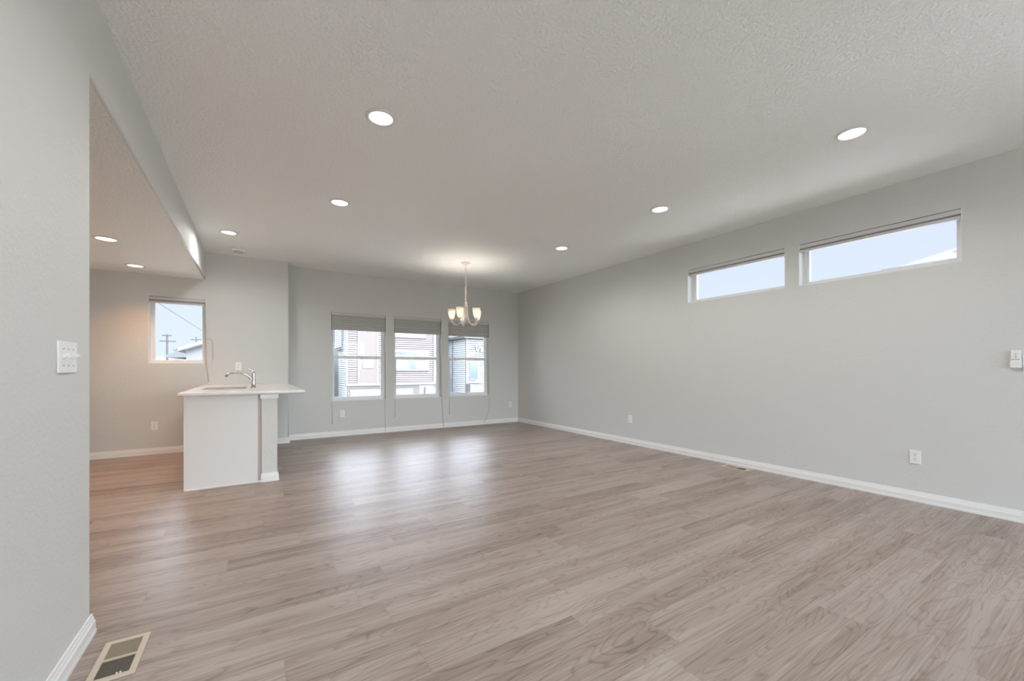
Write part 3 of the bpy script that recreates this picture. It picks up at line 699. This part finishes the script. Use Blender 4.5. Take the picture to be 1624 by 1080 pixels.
def hp(name, mb, m, parent):
    o = obj(name, mb, m, parent)
    inv = parent
    off = Vector((0, 0, 0)); q = parent
    while q: off += q.location; q = q.parent
    for v in o.data.vertices: v.co -= off
    return o
x0, x1 = fx(3.93), fx(8.70)
hp('core_wall', MB().box(x0+0.02, x1, FYH+0.03, FYH+9, GZ, 5.0), M_WHITE, house)
hp('red_siding', siding(MB(), (x0, FYH+0.03), (1, 0), x1-x0, fz(0.40), 4.95, (0, -1)), M_RED, house)
hp('grey_side_siding', siding(MB(), (x0+0.02, FYH+0.05), (0, 1), 3.1, GZ, 4.95, (-1, 0)), M_GSIDE, house)
def bar(xa, xb, za, zb, y0=-0.10, y1=0.03): return MB().box(fx(xa), fx(xb), FYH+y0, FYH+y1, fz(za), fz(zb))
for xa, xb in ((3.86, 3.955), (4.443, 4.536), (5.397, 5.495), (8.56, 8.71)):
    hp('trim_board', MB().box(fx(xa), fx(xb), FYH-0.09, FYH+0.05, fz(0.38), 4.95), M_WHITE, house)
hp('peach_panel', MB().box(fx(4.536), fx(5.397), FYH-0.07, FYH+0.03, fz(0.38), 4.95), M_PEACH, house)
wb = hp('panel_window', bar(4.69, 5.235, 1.157, 1.66), M_WHITE, house)
hp('window_vent', bar(4.80, 4.88, 1.30, 1.35, -0.12, -0.10), M_GREY, wb)
hp('belt_board', MB().box(fx(3.86), fx(8.75), FYH-0.13, FYH+0.03, fz(0.245), fz(0.40)), M_WHITE, house)
hp('stone_base', MB().box(fx(3.92), fx(7.70), FYH-0.04, FYH+0.04, GZ, fz(0.245)), M_STONE, house)
hp('garage_frame', MB().box(fx(4.07), fx(7.36), FYH-0.08, FYH-0.02, GZ, fz(0.06)), M_WHITE, house)
gd = hp('garage_door', MB().box(fx(4.226), fx(7.27), FYH-0.10, FYH-0.08, GZ, fz(-0.115)), M_WHITE, house)
hp('top_gap_strip', MB().box(fx(4.226), fx(7.27), FYH-0.085, FYH-0.078, fz(-0.115), fz(-0.070)), M_GREY, gd)  # grey strip standing for the shade in the gap above the door
wn_ = hp('wide_window', bar(6.02, 8.298, 1.016, 2.18), M_WHITE, house)
for xa, xb in ((6.15, 6.62), (6.70, 7.35), (7.50, 8.15)):
    hp('pane', bar(xa, xb, 1.13, 2.06, -0.12, -0.10), M_WHITE if xa != 7.5 else M_WHITE, wn_)
hp('pane', bar(7.18, 7.50, 1.15, 1.60, -0.13, -0.12), M_OGLASS, wn_); hp('pane', bar(6.2, 8.0, 1.93, 2.04, -0.13, -0.12), M_OGLASS, wn_)
hp('upper_window', bar(6.0, 8.13, 2.83, 3.75), M_WHITE, house)
ent = hp('entry_dark_sheet', MB().box(fx(7.72), fx(8.52), FYH-0.06, FYH-0.02, GZ, fz(0.20)), M_GREY, house)  # flat grey sheet coloured for the shaded entry opening
hp('entry_column', MB().box(fx(8.02), fx(8.10), FYH-0.16, FYH-0.06, GZ, fz(0.12)), M_STONE, ent)
hp('entry_door', MB().box(fx(7.86), fx(8.02), FYH-0.08, FYH-0.06, GZ, fz(0.12)), M_WHITE, ent); hp('entry_door', MB().box(fx(8.12), fx(8.42), FYH-0.08, FYH-0.06, GZ, fz(0.10)), M_WHITE, ent)
by = hp('side_bay', MB().box(5.16, x0+0.02, FYH+1.0, FYH+3.4, 2.52, 4.95), M_WHITE, house)
hp('bay_siding', siding(MB(), (5.16, FYH+1.08), (0, 1), 2.3, 2.66, 4.9, (-1, 0)), M_GSIDE, by)
hp('roof', MB().box(x0-0.3, x1+0.3, FYH-0.4, FYH+9.3, 5.0, 5.2), M_ROOF, house)
hp('porch_light', MB().box(fx(3.99), fx(4.03), FYH-0.1, FYH-0.04, fz(-0.18), fz(-0.10)), M_GREY, house)

h2 = thing('townhouse', 'grey sided white fronted townhouse seen through the window behind the chandelier', 'house', (17.5, FYH, GZ))
X2 = fx(10.66)
hp('core_wall', MB().box(X2+0.02, 22.0, FYH+0.03, FYH+11, GZ, 3.62), M_WHITE, h2)
hp('grey_side_siding', siding(MB(), (X2+0.02, FYH+0.05), (0, 1), 10.5, GZ, 3.6, (-1, 0), 0.17), M_GSIDE, h2)
hp('white_front_siding', siding(MB(), (X2+0.05, FYH+0.03), (1, 0), 7.2, GZ, 3.6, (0, -1), 0.17), M_WSID, h2)
hp('trim_board', MB().box(X2-0.07, X2+0.14, FYH-0.08, FYH+0.06, GZ, 3.6), M_WHITE, h2)
hp('downspout', MB().box(X2-0.08, X2-0.01, FYH+2.55, FYH+2.70, GZ, 3.6), M_WHITE, h2)
hp('roof', MB().prism([(X2-0.35, FYH-0.35, 3.62), (X2-0.35, FYH-0.35, 3.82), (22.5, FYH-0.35, 5.3), (22.5, FYH-0.35, 3.62)], (0, 11.5, 0)), M_ROOF, h2)
fw_ = hp('front_window', MB().box(fx(10.84), fx(11.44), FYH-0.09, FYH+0.02, fz(0.50), fz(1.66)), M_WHITE, h2)
hp('pane', MB().box(fx(10.90), fx(11.38), FYH-0.10, FYH-0.09, fz(0.56), fz(1.60)), M_OGLASS, fw_)
hp('porch_roof', MB().prism([(fx(10.82), FYH-1.0, fz(0.28)), (fx(11.52), FYH-1.0, fz(0.28)), (fx(11.52), FYH-1.0, fz(0.50))], (0, 1.0, 0)), M_GSID, h2)
hp('porch_wall', MB().box(X2-0.1, fx(13.2), FYH-0.9, FYH+0.02, GZ, fz(0.24)), M_WHITE, h2)
hp('garage_gap', MB().box(fx(11.30), fx(12.3), FYH-0.93, FYH-0.9, fz(-0.14), fz(-0.10)), M_GREY, h2)
hp('garage_window', MB().box(fx(11.60), fx(12.2), FYH-0.93, FYH-0.9, fz(0.12), fz(0.19)), M_GREY, h2)
fxt = hp('wall_fixture', MB().box(fx(11.55), fx(12.05), FYH-0.2, FYH, fz(2.16), fz(2.44)), M_GREY, h2)
hp('bracket', MB().tube([(fx(11.32), FYH-0.18, fz(2.16)), (fx(11.20), FYH-0.18, fz(2.62))], 0.05, 6).tube([(fx(11.32), FYH-0.18, fz(2.16)), (fx(11.50), FYH-0.18, fz(2.50))], 0.07, 6), M_GREY, fxt)
tag(obj('stone_pier', MB().box(13.9, 14.35, 33.2, 33.65, GZ, 0.35).box(13.84, 14.41, 33.14, 33.71, 0.35, 0.45), M_STONE), 'pale stone pier beside the grey sided townhouse', 'stone pier')
h6 = thing('townhouse', 'distant white building at the left edge of the leftmost back window', 'house', (7.0, 60, GZ))
hp('wall', MB().box(6.0, 9.4, 60, 68, GZ, 2.2), M_WHITE, h6); hp('roof', MB().prism([(5.7, 59.7, 2.2), (9.7, 59.7, 2.2), (7.7, 59.7, 3.0)], (0, 8.6, 0)), M_ROOF, h6)

# gabled neighbour in the kitchen window
h3 = thing('gabled_house', 'white gabled house with pale raking roof in the kitchen window', 'house', (0, 30, GZ))
sl = 0.40; xa, za, xr_ = -3.42, 2.24, -0.2
zr = za+(xr_-xa)*sl
hp('gable_wall', MB().prism([(xa, 30, GZ), (2*xr_-xa, 30, GZ), (2*xr_-xa, 30, za), (xr_, 30, zr), (xa, 30, za)], (0, 9, 0)), M_WHITE, h3)
def slab(xs, zs, xe, ze, th, y0, ln): return MB().prism([(xs, y0, zs), (xe, y0, ze), (xe, y0, ze+th), (xs, y0, zs+th)], (0, ln, 0))
rf = hp('roof', slab(-3.78, za-0.36*sl+0.02, xr_, zr+0.02, 0.20, 29.5, 10), M_WHITE, h3)
hp('soffit', slab(-3.42, za-0.05, xr_, zr-0.05, 0.07, 29.55, 0.6), M_FAR, rf)
hp('roof', slab(xr_, zr+0.02, 2*xr_-xa+0.36, za-0.36*sl+0.02, 0.20, 29.5, 10), M_WHITE, h3)
hp('gutter', MB().box(-3.98, -3.76, 29.5, 39.4, za-0.06, za+0.05), M_FAR, h3)
h4 = thing('gabled_house', 'lower grey roofed house behind the white gabled one', 'house', (-5, 44, GZ))
hp('wall', MB().box(-5.9, 1.0, 44.3, 52, GZ, 1.9), M_WHITE, h4)
hp('roof', MB().prism([(-6.4, 44, 2.10), (-6.4, 44, 2.26), (-2.5, 44, 4.15), (1.4, 44, 2.2), (1.4, 44, 2.0)], (0, 8.5, 0)), M_FAR, h4)
h5 = thing('distant_roof', 'low distant grey roof at the foot of the kitchen window', 'house', (-13, 80, GZ))
hp('wall', MB().box(-15.2, -8.0, 80, 90, GZ, 1.9), M_WHITE, h5)
hp('roof', MB().prism([(-15.6, 79.6, 1.9), (-7.6, 79.6, 1.9), (-7.6, 84.8, 2.9), (-15.6, 84.8, 2.9)], (0, 0, 0.2)), M_FAR, h5)
t = thing('utility_pole', 'grey utility pole with two crossarms in the kitchen window', 'utility pole', (-8.54, 60, GZ))
hp('pole', MB().tube([(-8.54, 60, GZ), (-8.54, 60, 5.05)], [0.13, 0.09], 10), M_POLE, t)
hp('crossarm', MB().box(-8.98, -8.12, 59.9, 60.02, 4.86, 4.98), M_POLE, t)
hp('crossarm', MB().box(-9.2, -7.75, 59.9, 60.02, 4.22, 4.33), M_POLE, t)
t = thing('utility_pole', 'thin far pole rising behind the white gabled roof', 'utility pole', (-6.9, 70, GZ))
hp('pole', MB().tube([(-6.9, 70, GZ), (-6.9, 70, 5.5)], [0.12, 0.08], 10), M_POLE, t)
hp('crossarm', MB().box(-7.5, -6.3, 69.94, 70.06, 5.05, 5.16), M_POLE, t)
tag(obj('overhead_cable', MB().tube([(-2.99, YB+T-0.006, 3.42), (-2.396, 16, 3.047), (-1.978, 22, 2.787), (-1.60, 29.50, 2.62)], 0.007, 6), M_POLE), 'thin overhead cable slanting across the kitchen window', 'cable')

# hip-roofed neighbour beyond the right wall
h7 = thing('neighbour_house', 'house with pale shingled hip roof seen low in the nearer high window', 'house', (14, -2, GZ))
ex, ey, ez, pt = 11.0, 2.916, 3.157, 0.476
hp('wall', MB().box(ex+0.45, ex+7.5, -9.0, ey-0.45, GZ, ez-0.02), M_WSID, h7)
r_ = 4.0
rb = MB(); q = [rb.bm.verts.new(v) for v in ((ex, ey, ez), (ex+2*r_, ey, ez), (ex+2*r_, -9.5, ez), (ex, -9.5, ez), (ex+r_, ey-r_, ez+r_*pt), (ex+r_, -9.5+r_, ez+r_*pt))]
for f in ((0, 1, 4), (1, 2, 5, 4), (2, 3, 5), (3, 0, 4, 5), (0, 3, 2, 1)): rb.bm.faces.new([q[i] for i in f])
hp('roof', rb, M_ROOF, h7)
hp('gutter', MB().box(ex-0.12, ex+0.02, -9.5, ey+0.1, ez-0.16, ez+0.01).box(ex, ex+2*r_, ey-0.02, ey+0.12, ez-0.16, ez+0.01), M_WHITE, h7)
hp('vent_pipe', MB().lathe([(0.05, 0), (0.05, 0.42), (0.075, 0.43), (0.075, 0.5), (0, 0.52)], (ex+0.75, ey-1.05, ez+0.30), 12), M_WHITE, h7)
